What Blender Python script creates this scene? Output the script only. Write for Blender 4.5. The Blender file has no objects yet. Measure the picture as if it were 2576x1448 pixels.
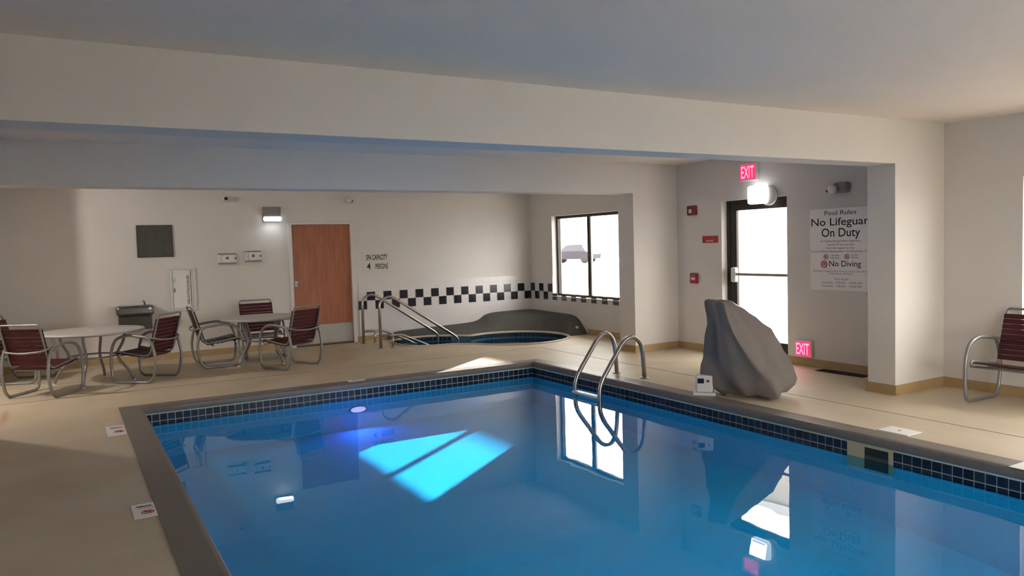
import bpy, bmesh, math, random
from mathutils import Vector, Matrix
random.seed(7)
S = bpy.context.scene
COL = S.collection

# ------------------------------------------------------------------ camera
CAM_H = 1.5626
fwd = Vector((0.50378, 0.86205, -0.05517))
yaw, pitch, roll = 0.5287, -0.0552, -0.0281
fwd = Vector((math.sin(yaw) * math.cos(pitch), math.cos(yaw) * math.cos(pitch), math.sin(pitch)))
right = Vector((math.cos(yaw), -math.sin(yaw), 0.0))
up = right.cross(fwd)
r2 = right * math.cos(roll) + up * math.sin(roll)
u2 = -right * math.sin(roll) + up * math.cos(roll)
cam_d = bpy.data.cameras.new('camera')
cam = bpy.data.objects.new('camera', cam_d)
COL.objects.link(cam)
m = Matrix(((r2.x, u2.x, -fwd.x), (r2.y, u2.y, -fwd.y), (r2.z, u2.z, -fwd.z))).to_4x4()
m.translation = (0, 0, CAM_H)
cam.matrix_world = m
cam_d.sensor_width = 36.0
cam_d.lens = 1928.71 * 36.0 / 2576.0
cam_d.clip_start = 0.05
cam_d.clip_end = 300
S.camera = cam

# ------------------------------------------------------------------ sky, sun, exposure
SKY, SUN, EXPO = 7.2, 19.0, 0.64
SUN_DIR = Vector((-2.1, -1.62, -1.0)).normalized()
w = bpy.data.worlds.new('sky')
S.world = w
w.use_nodes = True
bg = w.node_tree.nodes['Background']
bg.inputs[0].default_value = (1.0, 0.955, 0.895, 1)
bg.inputs[1].default_value = SKY
sd = bpy.data.lights.new('sun', 'SUN')
sd.energy = SUN
sd.angle = math.radians(0.6)
sd.color = (1.0, 0.95, 0.86)
so = bpy.data.objects.new('sun', sd)
COL.objects.link(so)
so.rotation_euler = SUN_DIR.to_track_quat('-Z', 'Y').to_euler()
so.location = (20, 20, 12)


def portal(y0, y1, z0, z1, x):
    d = bpy.data.lights.new('window_daylight_portal', 'AREA')
    d.shape = 'RECTANGLE'
    d.size = z1 - z0
    d.size_y = y1 - y0
    d.cycles.is_portal = True
    o = bpy.data.objects.new('window_daylight_portal', d)
    COL.objects.link(o)
    o.location = (x, (y0 + y1) / 2, (z0 + z1) / 2)
    o.rotation_euler = (0, math.radians(90), 0)      # -Z of the lamp looks to -X, into the room


S.view_settings.view_transform = 'Standard'
S.view_settings.look = 'None'
S.view_settings.gamma = 1.0
S.view_settings.use_curve_mapping = False
S.view_settings.exposure = EXPO
S.cycles.use_denoising = True
S.cycles.denoiser = 'OPENIMAGEDENOISE'
S.cycles.use_adaptive_sampling = True
S.cycles.use_light_tree = False
S.cycles.adaptive_threshold = 0.18
S.cycles.adaptive_min_samples = 16
S.cycles.max_bounces = 7
S.cycles.diffuse_bounces = 4
S.cycles.glossy_bounces = 3
S.cycles.transparent_max_bounces = 16
S.cycles.caustics_reflective = False
S.cycles.caustics_refractive = False
S.cycles.sample_clamp_indirect = 6.0

# ------------------------------------------------------------------ room numbers (metres, deck z = 0)
W, B = 7.758, 12.55            # right wall plane, back wall plane
XL, YF = -0.95, -1.6           # left wall plane, front wall plane
ZC, ZB = 2.667, 2.248          # ceiling, underside of the two beams
T = 0.2                        # wall thickness
PL, PR, PB, PF = 0.628, 5.346, 8.66, 0.55    # pool edge
WATER = -0.178
XP = 6.946                     # inner face of the two wall piers
d = bpy.data.lights.new('window_daylight_portal', 'AREA')  # portal for the window added behind the viewer
d.shape, d.size, d.size_y = 'RECTANGLE', 4.2, 1.85
d.cycles.is_portal = True
o = bpy.data.objects.new('window_daylight_portal', d)
COL.objects.link(o)
o.location = (4.4, YF - T - .01, 1.275)
o.rotation_euler = (math.radians(90), 0, 0)
for a in ((9.8, 11.78, 0.61, 2.075, W + .21), (6.5, 7.58, 0.0, 2.08, W + .21), (1.75, 3.785, 0.61, 2.075, W + .21)):
    portal(*a)


# ------------------------------------------------------------------ materials
def srgb(r, g, b):
    def f(c):
        c /= 255.0
        return c / 12.92 if c <= 0.04045 else ((c + 0.055) / 1.055) ** 2.4
    return (f(r), f(g), f(b), 1.0)


def mat(name, col, rough=0.6, metal=0.0, noise=0.0, nscale=8.0, bump=0.0, bscale=60.0, spec=0.5, coat=0.0, emit=None, estr=0.0):
    m = bpy.data.materials.new(name)
    m.use_nodes = True
    nt = m.node_tree
    b = nt.nodes['Principled BSDF']
    b.inputs['Base Color'].default_value = col
    b.inputs['Roughness'].default_value = rough
    b.inputs['Metallic'].default_value = metal
    b.inputs['Specular IOR Level'].default_value = spec
    b.inputs['Coat Weight'].default_value = coat
    tc = nt.nodes.new('ShaderNodeTexCoord')
    if noise:
        n = nt.nodes.new('ShaderNodeTexNoise')
        n.inputs['Scale'].default_value = nscale
        n.inputs['Detail'].default_value = 5
        nt.links.new(tc.outputs['Object'], n.inputs['Vector'])
        mx = nt.nodes.new('ShaderNodeMix')
        mx.data_type = 'RGBA'
        mx.inputs[6].default_value = tuple(c * (1 - noise) for c in col[:3]) + (1,)
        mx.inputs[7].default_value = tuple(min(1, c * (1 + noise)) for c in col[:3]) + (1,)
        nt.links.new(n.outputs['Fac'], mx.inputs[0])
        nt.links.new(mx.outputs[2], b.inputs['Base Color'])
    if bump:
        n2 = nt.nodes.new('ShaderNodeTexNoise')
        n2.inputs['Scale'].default_value = bscale
        n2.inputs['Detail'].default_value = 3
        nt.links.new(tc.outputs['Object'], n2.inputs['Vector'])
        bp = nt.nodes.new('ShaderNodeBump')
        bp.inputs['Strength'].default_value = bump
        bp.inputs['Distance'].default_value = 0.01
        nt.links.new(n2.outputs['Fac'], bp.inputs['Height'])
        nt.links.new(bp.outputs['Normal'], b.inputs['Normal'])
    if emit:
        b.inputs['Emission Color'].default_value = emit
        b.inputs['Emission Strength'].default_value = estr
    return m


M = {}
M['wall'] = mat('wall_paint', (0.70, 0.665, 0.63, 1), 0.75, noise=0.03, nscale=2, bump=0.12, bscale=90)
M['ceiling'] = mat('ceiling_paint', (0.85, 0.745, 0.65, 1), 0.85, noise=0.03, nscale=2, bump=0.15, bscale=70)
M['beam'] = mat('beam_paint', (0.72, 0.675, 0.625, 1), 0.75, noise=0.03, nscale=2, bump=0.12, bscale=90)
M['tan_wall'] = mat('tan_wall_paint', (0.42, 0.365, 0.31, 1), 0.75, noise=0.03, nscale=2, bump=0.12, bscale=90)
M['hall_wall'] = mat('hallway_brown_paint', (0.24, 0.19, 0.15, 1), 0.75, noise=0.03, nscale=2, bump=0.12, bscale=90)
M['coping'] = mat('coping_stone', (0.17, 0.145, 0.125, 1), 0.42, noise=0.2, nscale=25, bump=0.2, bscale=120)
M['base'] = mat('cove_base', (0.41, 0.285, 0.135, 1), 0.5, noise=0.12, nscale=6, bump=0.1)
M['joint'] = mat('deck_joint', (0.16, 0.12, 0.08, 1), 0.8, noise=0.2, nscale=20)
M['plaster'] = mat('pool_plaster', (0.26, 0.74, 0.90, 1), 0.7, noise=0.08, nscale=1.5)
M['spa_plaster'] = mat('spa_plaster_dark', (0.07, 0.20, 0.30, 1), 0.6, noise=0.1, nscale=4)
M['grout'] = mat('tile_grout', (0.50, 0.56, 0.55, 1), 0.8, noise=0.15, nscale=30)
M['navy1'] = mat('navy_tile_a', (0.012, 0.022, 0.05, 1), 0.3, spec=0.18, noise=0.3, nscale=12)
M['navy2'] = mat('navy_tile_b', (0.018, 0.035, 0.06, 1), 0.3, spec=0.18, noise=0.3, nscale=12)
M['navy3'] = mat('navy_tile_c', (0.01, 0.018, 0.03, 1), 0.3, spec=0.18, noise=0.3, nscale=12)
M['black_tile'] = mat('black_wall_tile', (0.012, 0.013, 0.022, 1), 0.18, noise=0.25, nscale=15)
M['bronze'] = mat('bronze_aluminium', (0.028, 0.02, 0.017, 1), 0.4, 0.3, noise=0.2, nscale=20)
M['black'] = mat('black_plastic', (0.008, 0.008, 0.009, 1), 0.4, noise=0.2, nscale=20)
M['white_trim'] = mat('white_trim_paint', (0.7, 0.67, 0.63, 1), 0.45, noise=0.03, nscale=5)
M['white_plastic'] = mat('white_plastic', (0.72, 0.70, 0.67, 1), 0.35, noise=0.03, nscale=10)
M['sign_white'] = mat('sign_white', (0.88, 0.86, 0.84, 1), 0.35, noise=0.02, nscale=5)
M['spa_board'] = mat('spa_sign_board', (0.68, 0.64, 0.57, 1), 0.5, noise=0.03, nscale=5)
M['ink'] = mat('black_ink', (0.012, 0.010, 0.012, 1), 0.6, noise=0.1, nscale=20)
M['grey_ink'] = mat('grey_ink', (0.16, 0.14, 0.14, 1), 0.6, noise=0.1, nscale=20)
M['red_ink'] = mat('red_ink', (0.55, 0.04, 0.05, 1), 0.5, noise=0.1, nscale=20)
M['red'] = mat('red_enamel', (0.40, 0.018, 0.022, 1), 0.4, noise=0.15, nscale=20)
M['dark_red'] = mat('dark_red_enamel', (0.16, 0.015, 0.018, 1), 0.4, noise=0.15, nscale=20)
M['steel'] = mat('stainless_steel', (0.42, 0.385, 0.355, 1), 0.30, 1.0, noise=0.1, nscale=30)
M['dull_steel'] = mat('brushed_kickplate', (0.34, 0.32, 0.30, 1), 0.5, 0.7, noise=0.12, nscale=15)
M['chair_metal'] = mat('chair_tube_paint', (0.27, 0.265, 0.255, 1), 0.38, 0.4, noise=0.1, nscale=30)
M['strap'] = mat('maroon_vinyl_strap', (0.062, 0.008, 0.011, 1), 0.5, spec=0.3, noise=0.2, nscale=14)
M['table_top'] = mat('table_top_grey', (0.48, 0.46, 0.44, 1), 0.45, noise=0.08, nscale=25)
M['stone'] = mat('spa_dark_stone', (0.075, 0.072, 0.066, 1), 0.75, noise=0.3, nscale=9, bump=0.4, bscale=60)
M['cover'] = mat('grey_cover_fabric', (0.165, 0.14, 0.128, 1), 0.75, noise=0.1, nscale=9, bump=0.15, bscale=200)
M['vent_dark'] = mat('vent_dark_metal', (0.05, 0.046, 0.036, 1), 0.6, 0.2, noise=0.2, nscale=25)
M['vent_slat'] = mat('vent_slat_metal', (0.12, 0.11, 0.08, 1), 0.55, 0.1, noise=0.2, nscale=25)
M['fount'] = mat('fountain_steel', (0.12, 0.115, 0.11, 1), 0.3, 0.6, noise=0.1, nscale=20)
M['fount_box'] = mat('fountain_lower_panel', (0.06, 0.056, 0.045, 1), 0.6, 0.1, noise=0.1, nscale=20)
M['beige_plastic'] = mat('beige_plastic', (0.50, 0.42, 0.26, 1), 0.5, noise=0.1, nscale=15)
M['housing_grey'] = mat('lamp_housing_grey', (0.25, 0.22, 0.21, 1), 0.5, noise=0.1, nscale=15)
M['lamp_on'] = mat('emergency_lamp_lens_lit', (0.9, 0.9, 0.9, 1), 0.4, emit=(0.86, 0.93, 1.0, 1), estr=2.4)
M['exit_face'] = mat('exit_sign_red_face', (0.5, 0.02, 0.05, 1), 0.4, emit=(1.0, 0.03, 0.10, 1), estr=0.8)
M['exit_letter'] = mat('exit_sign_letters', (0.8, 0.2, 0.3, 1), 0.4, emit=(1.0, 0.16, 0.30, 1), estr=1.9)
M['pool_lamp'] = mat('pool_lamp_lens', (0.4, 0.4, 0.9, 1), 0.3, emit=(0.9, 0.2, 1.0, 1), estr=2.8)
M['asphalt'] = mat('pavement', (0.42, 0.41, 0.40, 1), 0.85, noise=0.12, nscale=0.6)
M['stucco'] = mat('stucco', (0.55, 0.50, 0.40, 1), 0.85, noise=0.1, nscale=1.0)
M['brick_red'] = mat('terracotta_block', (0.42, 0.26, 0.20, 1), 0.85, noise=0.15, nscale=3.0)
M['car_paint'] = mat('car_paint_dark', (0.03, 0.026, 0.036, 1), 0.6, noise=0.05, nscale=3, spec=0.25)
M['car_glass'] = mat('car_window', (0.05, 0.05, 0.065, 1), 0.3, noise=0.05, nscale=3)
M['rubber'] = mat('rubber', (0.02, 0.02, 0.02, 1), 0.8, noise=0.1, nscale=10)
M['lamp_white'] = mat('ceiling_lamp_glass', (0.9, 0.88, 0.84, 1), 0.4, emit=(1.0, 0.93, 0.84, 1), estr=6.0)


def wood():
    m = mat('door_veneer', (0.30, 0.11, 0.05, 1), 0.42)
    nt = m.node_tree
    b = nt.nodes['Principled BSDF']
    tc = nt.nodes.new('ShaderNodeTexCoord')
    mp = nt.nodes.new('ShaderNodeMapping')
    mp.inputs['Scale'].default_value = (9, 9, 0.9)
    n = nt.nodes.new('ShaderNodeTexNoise')
    n.inputs['Scale'].default_value = 2.2
    n.inputs['Detail'].default_value = 8
    n.inputs['Distortion'].default_value = 0.6
    cr = nt.nodes.new('ShaderNodeValToRGB')
    cr.color_ramp.elements[0].position = 0.3
    cr.color_ramp.elements[0].color = (0.29, 0.080, 0.026, 1)
    cr.color_ramp.elements[1].position = 0.75
    cr.color_ramp.elements[1].color = (0.42, 0.135, 0.046, 1)
    nt.links.new(tc.outputs['Object'], mp.inputs[0])
    nt.links.new(mp.outputs[0], n.inputs['Vector'])
    nt.links.new(n.outputs['Fac'], cr.inputs[0])
    nt.links.new(cr.outputs[0], b.inputs['Base Color'])
    return m


def deck():
    m = mat('deck_coating', (0.43, 0.37, 0.28, 1), 0.5, bump=0.12, bscale=140)
    nt = m.node_tree
    b = nt.nodes['Principled BSDF']
    tc = nt.nodes.new('ShaderNodeTexCoord')
    n = nt.nodes.new('ShaderNodeTexNoise')
    n.inputs['Scale'].default_value = 1.4
    n.inputs['Detail'].default_value = 7
    cr = nt.nodes.new('ShaderNodeValToRGB')
    cr.color_ramp.elements[0].position = 0.3
    cr.color_ramp.elements[0].color = (0.52, 0.425, 0.30, 1)
    cr.color_ramp.elements[1].position = 0.72
    cr.color_ramp.elements[1].color = (0.62, 0.53, 0.395, 1)
    nt.links.new(tc.outputs['Object'], n.inputs['Vector'])
    nt.links.new(n.outputs['Fac'], cr.inputs[0])
    # a rusty streak on the coating by the left wall (object space = world metres)
    mp = nt.nodes.new('ShaderNodeMapping')
    mp.inputs['Location'].default_value = (0.58, -9.05, 0)
    g = nt.nodes.new('ShaderNodeMapping')
    g.inputs['Scale'].default_value = (22.0, 1.7, 1)
    gr = nt.nodes.new('ShaderNodeTexGradient')
    gr.gradient_type = 'SPHERICAL'
    mx = nt.nodes.new('ShaderNodeMix')
    mx.data_type = 'RGBA'
    mx.inputs[7].default_value = (0.42, 0.16, 0.09, 1)
    ml = nt.nodes.new('ShaderNodeMath')
    ml.operation = 'MULTIPLY'
    ml.inputs[1].default_value = 0.7
    nt.links.new(tc.outputs['Object'], mp.inputs[0])
    nt.links.new(mp.outputs[0], g.inputs[0])
    nt.links.new(g.outputs[0], gr.inputs[0])
    nt.links.new(gr.outputs['Fac'], ml.inputs[0])
    nt.links.new(ml.outputs[0], mx.inputs[0])
    nt.links.new(cr.outputs[0], mx.inputs[6])
    nt.links.new(mx.outputs[2], b.inputs['Base Color'])
    return m


def water(name, tint, scale, strength):
    m = bpy.data.materials.new(name)
    m.use_nodes = True
    nt = m.node_tree
    for n in list(nt.nodes):
        nt.nodes.remove(n)
    out = nt.nodes.new('ShaderNodeOutputMaterial')
    mix = nt.nodes.new('ShaderNodeMixShader')
    tr = nt.nodes.new('ShaderNodeBsdfTransparent')
    gl = nt.nodes.new('ShaderNodeBsdfGlossy')
    lw = nt.nodes.new('ShaderNodeLayerWeight')      # Schlick reflectance of water: 0.02 + 0.98 * (1 - cos)^5
    lw.inputs['Blend'].default_value = 0.5
    pw = nt.nodes.new('ShaderNodeMath')
    pw.operation = 'POWER'
    pw.inputs[1].default_value = 5.0
    fr = nt.nodes.new('ShaderNodeMath')
    fr.operation = 'MULTIPLY_ADD'
    fr.inputs[1].default_value = 0.98
    fr.inputs[2].default_value = 0.02
    nt.links.new(lw.outputs['Facing'], pw.inputs[0])
    nt.links.new(pw.outputs[0], fr.inputs[0])
    tr.inputs['Color'].default_value = tint
    gl.inputs['Roughness'].default_value = 0.0
    tc = nt.nodes.new('ShaderNodeTexCoord')
    n = nt.nodes.new('ShaderNodeTexNoise')
    n.inputs['Scale'].default_value = scale
    n.inputs['Detail'].default_value = 2
    bp = nt.nodes.new('ShaderNodeBump')
    bp.inputs['Strength'].default_value = strength
    bp.inputs['Distance'].default_value = 0.02
    nt.links.new(tc.outputs['Object'], n.inputs['Vector'])
    nt.links.new(n.outputs['Fac'], bp.inputs['Height'])
    nt.links.new(bp.outputs['Normal'], gl.inputs['Normal'])
    nt.links.new(fr.outputs[0], mix.inputs[0])
    nt.links.new(tr.outputs[0], mix.inputs[1])
    nt.links.new(gl.outputs[0], mix.inputs[2])
    nt.links.new(mix.outputs[0], out.inputs[0])
    return m


def white_tile():
    m = mat('white_wall_tile', (0.74, 0.71, 0.70, 1), 0.22)
    nt = m.node_tree
    b = nt.nodes['Principled BSDF']
    tc = nt.nodes.new('ShaderNodeTexCoord')
    sx = nt.nodes.new('ShaderNodeSeparateXYZ')
    nt.links.new(tc.outputs['Object'], sx.inputs[0])
    ad = nt.nodes.new('ShaderNodeMath')
    ad.operation = 'SUBTRACT'
    nt.links.new(sx.outputs[0], ad.inputs[0])
    nt.links.new(sx.outputs[1], ad.inputs[1])
    cb = nt.nodes.new('ShaderNodeCombineXYZ')
    nt.links.new(ad.outputs[0], cb.inputs[0])
    nt.links.new(sx.outputs[2], cb.inputs[1])
    br = nt.nodes.new('ShaderNodeTexBrick')
    br.offset = 0.0
    br.inputs['Scale'].default_value = 1.0
    br.inputs['Mortar Size'].default_value = 0.0018
    br.inputs['Brick Width'].default_value = 0.15
    br.inputs['Row Height'].default_value = 0.15
    br.inputs['Color1'].default_value = (0.74, 0.71, 0.70, 1)
    br.inputs['Color2'].default_value = (0.72, 0.69, 0.68, 1)
    br.inputs['Mortar'].default_value = (0.62, 0.59, 0.57, 1)
    nt.links.new(cb.outputs[0], br.inputs['Vector'])
    nt.links.new(br.outputs['Color'], b.inputs['Base Color'])
    return m


def glass():
    m = bpy.data.materials.new('window_glass')
    m.use_nodes = True
    nt = m.node_tree
    for n in list(nt.nodes):
        nt.nodes.remove(n)
    out = nt.nodes.new('ShaderNodeOutputMaterial')
    mix = nt.nodes.new('ShaderNodeMixShader')
    tr = nt.nodes.new('ShaderNodeBsdfTransparent')
    gl = nt.nodes.new('ShaderNodeBsdfGlossy')
    tr.inputs['Color'].default_value = (0.97, 0.98, 0.98, 1)
    gl.inputs['Roughness'].default_value = 0.02
    mix.inputs[0].default_value = 0.035
    nt.links.new(tr.outputs[0], mix.inputs[1])
    nt.links.new(gl.outputs[0], mix.inputs[2])
    nt.links.new(mix.outputs[0], out.inputs[0])
    return m


M['wood'] = wood()
M['deck'] = deck()
M['water'] = water('pool_water_surface', (0.16, 0.67, 0.93, 1), 2.2, 0.035)
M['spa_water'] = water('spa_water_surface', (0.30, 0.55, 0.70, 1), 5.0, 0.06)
M['white_tile'] = white_tile()
M['glass'] = glass()


# ------------------------------------------------------------------ mesh helpers
class MB:
    def __init__(self):
        self.bm = bmesh.new()

    def box(self, x0, x1, y0, y1, z0, z1, bev=0.0, mtx=None):
        vs = [self.bm.verts.new(v) for v in ((x0, y0, z0), (x1, y0, z0), (x1, y1, z0), (x0, y1, z0), (x0, y0, z1), (x1, y0, z1), (x1, y1, z1), (x0, y1, z1))]
        fs = [self.bm.faces.new([vs[i] for i in f]) for f in ((3, 2, 1, 0), (4, 5, 6, 7), (0, 1, 5, 4), (1, 2, 6, 5), (2, 3, 7, 6), (3, 0, 4, 7))]
        if bev:
            es = list({e for f in fs for e in f.edges})
            r = bmesh.ops.bevel(self.bm, geom=es, offset=bev, segments=2, affect='EDGES', profile=0.5)
            vs = list({v for f in r['faces'] for v in f.verts} | {v for v in vs if v.is_valid})
        if mtx is not None:
            bmesh.ops.transform(self.bm, matrix=mtx, verts=[v for v in vs if v.is_valid])
        return self

    def poly(self, pts, flip=False):
        vs = [self.bm.verts.new(p) for p in pts]
        self.bm.faces.new(vs[::-1] if flip else vs)
        return self

    def prism(self, pts, d):
        """closed polygon (3-D points, planar) pushed along vector d"""
        d = Vector(d)
        a = [self.bm.verts.new(p) for p in pts]
        b = [self.bm.verts.new(Vector(p) + d) for p in pts]
        n = len(a)
        self.bm.faces.new(a[::-1])
        self.bm.faces.new(b)
        for i in range(n):
            self.bm.faces.new((a[i], a[(i + 1) % n], b[(i + 1) % n], b[i]))
        return self

    def tube(self, pts, r, n=8, closed=False, caps=True):
        P = [Vector(p) for p in pts]
        k = len(P)
        rings = []
        ref = None
        for i in range(k):
            if closed:
                t = (P[(i + 1) % k] - P[i - 1])
            else:
                t = P[min(i + 1, k - 1)] - P[max(i - 1, 0)]
            t.normalize()
            if ref is None:
                ref = Vector((0, 0, 1)) if abs(t.z) < 0.9 else Vector((1, 0, 0))
                ref = (ref - t * ref.dot(t)).normalized()
            else:
                ref = (ref - t * ref.dot(t)).normalized()
            bi = t.cross(ref)
            rr = r[i] if isinstance(r, (list, tuple)) else r
            rings.append([self.bm.verts.new(P[i] + (ref * math.cos(a) + bi * math.sin(a)) * rr) for a in [2 * math.pi * j / n for j in range(n)]])
        for i in range(k if closed else k - 1):
            A, C = rings[i], rings[(i + 1) % k]
            for j in range(n):
                f = self.bm.faces.new((A[j], A[(j + 1) % n], C[(j + 1) % n], C[j]))
                f.smooth = True
        if caps and not closed:
            self.bm.faces.new(rings[0][::-1])
            self.bm.faces.new(rings[-1])
        return self

    def lathe(self, prof, c=(0, 0, 0), n=32, axis='z', smooth=True):
        """prof: list of (radius, height)"""
        rings = []
        for (r, h) in prof:
            ring = []
            for j in range(n):
                a = 2 * math.pi * j / n
                u, v = r * math.cos(a), r * math.sin(a)
                p = (u, v, h) if axis == 'z' else ((h, u, v) if axis == 'x' else (v, h, u))
                ring.append(self.bm.verts.new((p[0] + c[0], p[1] + c[1], p[2] + c[2])))
            rings.append(ring)
        for A, C in zip(rings, rings[1:]):
            for j in range(n):
                f = self.bm.faces.new((A[j], A[(j + 1) % n], C[(j + 1) % n], C[j]))
                f.smooth = smooth
        self.bm.faces.new(rings[0][::-1])
        self.bm.faces.new(rings[-1])
        return self

    def mesh(self, name, m, up=False):
        bmesh.ops.recalc_face_normals(self.bm, faces=self.bm.faces)
        if up:
            for f in self.bm.faces:
                f.normal_update()
                if f.normal.z < 0:
                    f.normal_flip()
        me = bpy.data.meshes.new(name)
        self.bm.to_mesh(me)
        self.bm.free()
        me.materials.append(M[m] if isinstance(m, str) else m)
        return me

    def build(self, name, m, parent=None, up=False):
        o = bpy.data.objects.new(name, self.mesh(name, m, up))
        COL.objects.link(o)
        if parent is not None:
            o.parent = parent
        return o


def tag(o, label, cat, group=None, kind=None):
    o['label'] = label
    o['category'] = cat
    if group:
        o['group'] = group
    if kind:
        o['kind'] = kind
    return o


def empty(name, loc=(0, 0, 0), rz=0.0):
    o = bpy.data.objects.new(name, None)
    o.empty_display_size = 0.1
    COL.objects.link(o)
    o.location = loc
    o.rotation_euler = (0, 0, rz)
    return o


def inst(me, name, parent, loc=(0, 0, 0), rot=(0, 0, 0)):
    o = bpy.data.objects.new(name, me)
    COL.objects.link(o)
    o.parent = parent
    o.location = loc
    o.rotation_euler = rot
    return o


def copy_tree(o, parent=None):
    c = o.copy()
    COL.objects.link(c)
    c.parent = parent
    for ch in list(o.children):
        copy_tree(ch, c)
    return c


def fillet(P, r, n=5, closed=False):
    P = [Vector(p) for p in P]
    out = []
    k = len(P)
    for i in range(k):
        if not closed and i in (0, k - 1):
            out.append(P[i])
            continue
        a, b, c = P[i - 1], P[i], P[(i + 1) % k]
        d1, d2 = (a - b), (c - b)
        l = min(r, d1.length * 0.45, d2.length * 0.45)
        p1, p2 = b + d1.normalized() * l, b + d2.normalized() * l
        for j in range(n + 1):
            t = j / n
            out.append(p1 * (1 - t) ** 2 + b * 2 * t * (1 - t) + p2 * t * t)
    return out


def text_mesh(txt, size, m, align='CENTER', ext=0.001, xs=1.0, bold=0.0):
    cu = bpy.data.curves.new('lettering', 'FONT')
    cu.body = txt
    cu.size = size
    cu.align_x = align
    cu.extrude = ext
    cu.offset = bold
    cu.resolution_u = 3
    o = bpy.data.objects.new('lettering', cu)
    COL.objects.link(o)
    dg = bpy.context.evaluated_depsgraph_get()
    me = bpy.data.meshes.new_from_object(o.evaluated_get(dg))
    bpy.data.objects.remove(o)
    me.transform(Matrix.Diagonal((xs, 1, 1, 1)))
    me.materials.clear()
    me.materials.append(M[m])
    return me


# text on the back wall faces -Y; on the right wall faces -X; on the floor faces up
ROT_BACK = (math.radians(90), 0, 0)
ROT_RIGHT = (math.radians(90), 0, math.radians(-90))


def letters(txt, size, m, parent, loc, rot, align='CENTER', xs=1.0, bold=0.0, name='lettering'):
    return inst(text_mesh(txt, size, m, align, 0.0008, xs, bold), name, parent, loc, rot)


def fit_letters(txt, width, height, m, parent, loc, rot, bold=0.0):
    """lettering stretched to a measured width and cap height; loc is the middle of its base line"""
    me = text_mesh(txt, 1.0, m, 'CENTER', 0.0, 1.0, bold)
    xs = [v.co.x for v in me.vertices]
    ref = text_mesh('N', 1.0, m, 'CENTER', 0.0)
    hc = max(v.co.y for v in ref.vertices)
    kx, ky = width / (max(xs) - min(xs)), height / hc
    mid = (max(xs) + min(xs)) / 2
    me.transform(Matrix.Diagonal((kx, ky, 1, 1)) @ Matrix.Translation((-mid, 0, 0)))
    return inst(me, 'lettering', parent, loc, rot)


# ------------------------------------------------------------------ floor with the pool and spa cut out
SPC, SPR = Vector((6.52, 11.12, 0)), 0.90        # spa basin centre and radius


def spa_loop(off=0.0, n=48):
    """keyhole outline: round basin plus the entry steps reaching left"""
    pts = []
    r = SPR + off
    a0 = math.radians(118)       # throat on the round part (far side)
    a1 = math.radians(197)
    ang = a0
    N = n
    span = (a0 - (a1 - 2 * math.pi))
    for i in range(N + 1):       # clockwise from far throat round the right side to the near throat
        a = a0 - span * i / N
        pts.append(Vector((SPC.x + r * math.cos(a), SPC.y + r * math.sin(a), 0)))
    y_n = SPC.y + r * math.sin(a1)
    near = [(5.35, 11.10), (5.05, 11.14), (4.82, 11.24), (4.70, 11.42), (4.66, 11.70), (4.68, 12.05), (4.80, 12.30), (5.10, 12.41), (5.50, 12.40), (5.85, 12.18)]
    for (x, y) in near:
        c = Vector((5.3, 11.55, 0))
        d = (Vector((x, y, 0)) - c)
        pts.append(Vector((x, y, 0)) + d.normalized() * off)
    return pts


CW = 0.21      # coping width


def build_floor():
    bm = bmesh.new()

    def loop(pts):
        vs = [bm.verts.new(p) for p in pts]
        return [bm.edges.new((vs[i], vs[(i + 1) % len(vs)])) for i in range(len(vs))]
    es = loop([(XL - 2.2, YF - T, 0), (W + T, YF - T, 0), (W + T, B + T, 0), (XL - 2.2, B + T, 0)])
    es += loop([(PL - CW, PF - CW, 0), (PR + CW, PF - CW, 0), (PR + CW, PB + CW, 0), (PL - CW, PB + CW, 0)])
    es += loop(spa_loop(0.0))
    bmesh.ops.triangle_fill(bm, use_beauty=True, use_dissolve=False, edges=es)
    for f in bm.faces:
        f.normal_update()
        if f.normal.z < 0:
            f.normal_flip()
    me = bpy.data.meshes.new('floor')
    bm.to_mesh(me)
    bm.free()
    me.materials.append(M['deck'])
    o = bpy.data.objects.new('floor', me)
    COL.objects.link(o)
    return tag(o, 'beige coated concrete deck around the swimming pool', 'floor', kind='structure')


floor = build_floor()
MB().box(6.215, 6.227, -1.0, 9.87, 0.0002, 0.0012).build('joint_line', 'joint', floor)
MB().box(XL, 4.6, 9.874, 9.886, 0.0002, 0.0012).build('joint_line', 'joint', floor)
MB().box(4.6, 6.227, 9.874, 9.884, 0.0002, 0.0012).build('joint_line', 'joint', floor)

# ------------------------------------------------------------------ walls
wr = MB()
X0, X1 = W, W + T


def ycut(segs):
    for (y0, y1, z0, z1) in segs:
        wr.box(X0, X1, y0, y1, z0, z1)


DY0, DY1, DZ = 6.49, 7.584, 2.083
ycut([(YF - T, 1.75, 0, ZC), (1.75, 3.785, 0, .61), (1.75, 3.785, 2.075, ZC),
      (3.785, DY0, 0, ZC), (DY0, DY1, DZ, ZC), (DY1, 9.8, 0, ZC), (9.8, 11.78, 0, .61), (9.8, 11.78, 2.075, ZC), (11.78, B + T, 0, ZC)])
tag(wr.build('wall_right', 'wall'), 'off-white painted wall with the windows and the glass exit door', 'wall', kind='structure')

wb = MB()
D0, D1, DH = 3.16, 4.258, 2.035        # opening of the wooden door incl. its frame
for a in ((XL - 2.2, D0, 0, ZC), (D0, D1, DH, ZC), (D1, W, 0, ZC)):
    wb.box(a[0], a[1], B, B + T, a[2], a[3])
tag(wb.build('wall_back', 'wall'), 'off-white painted end wall behind the tables and the spa', 'wall', kind='structure')

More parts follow.
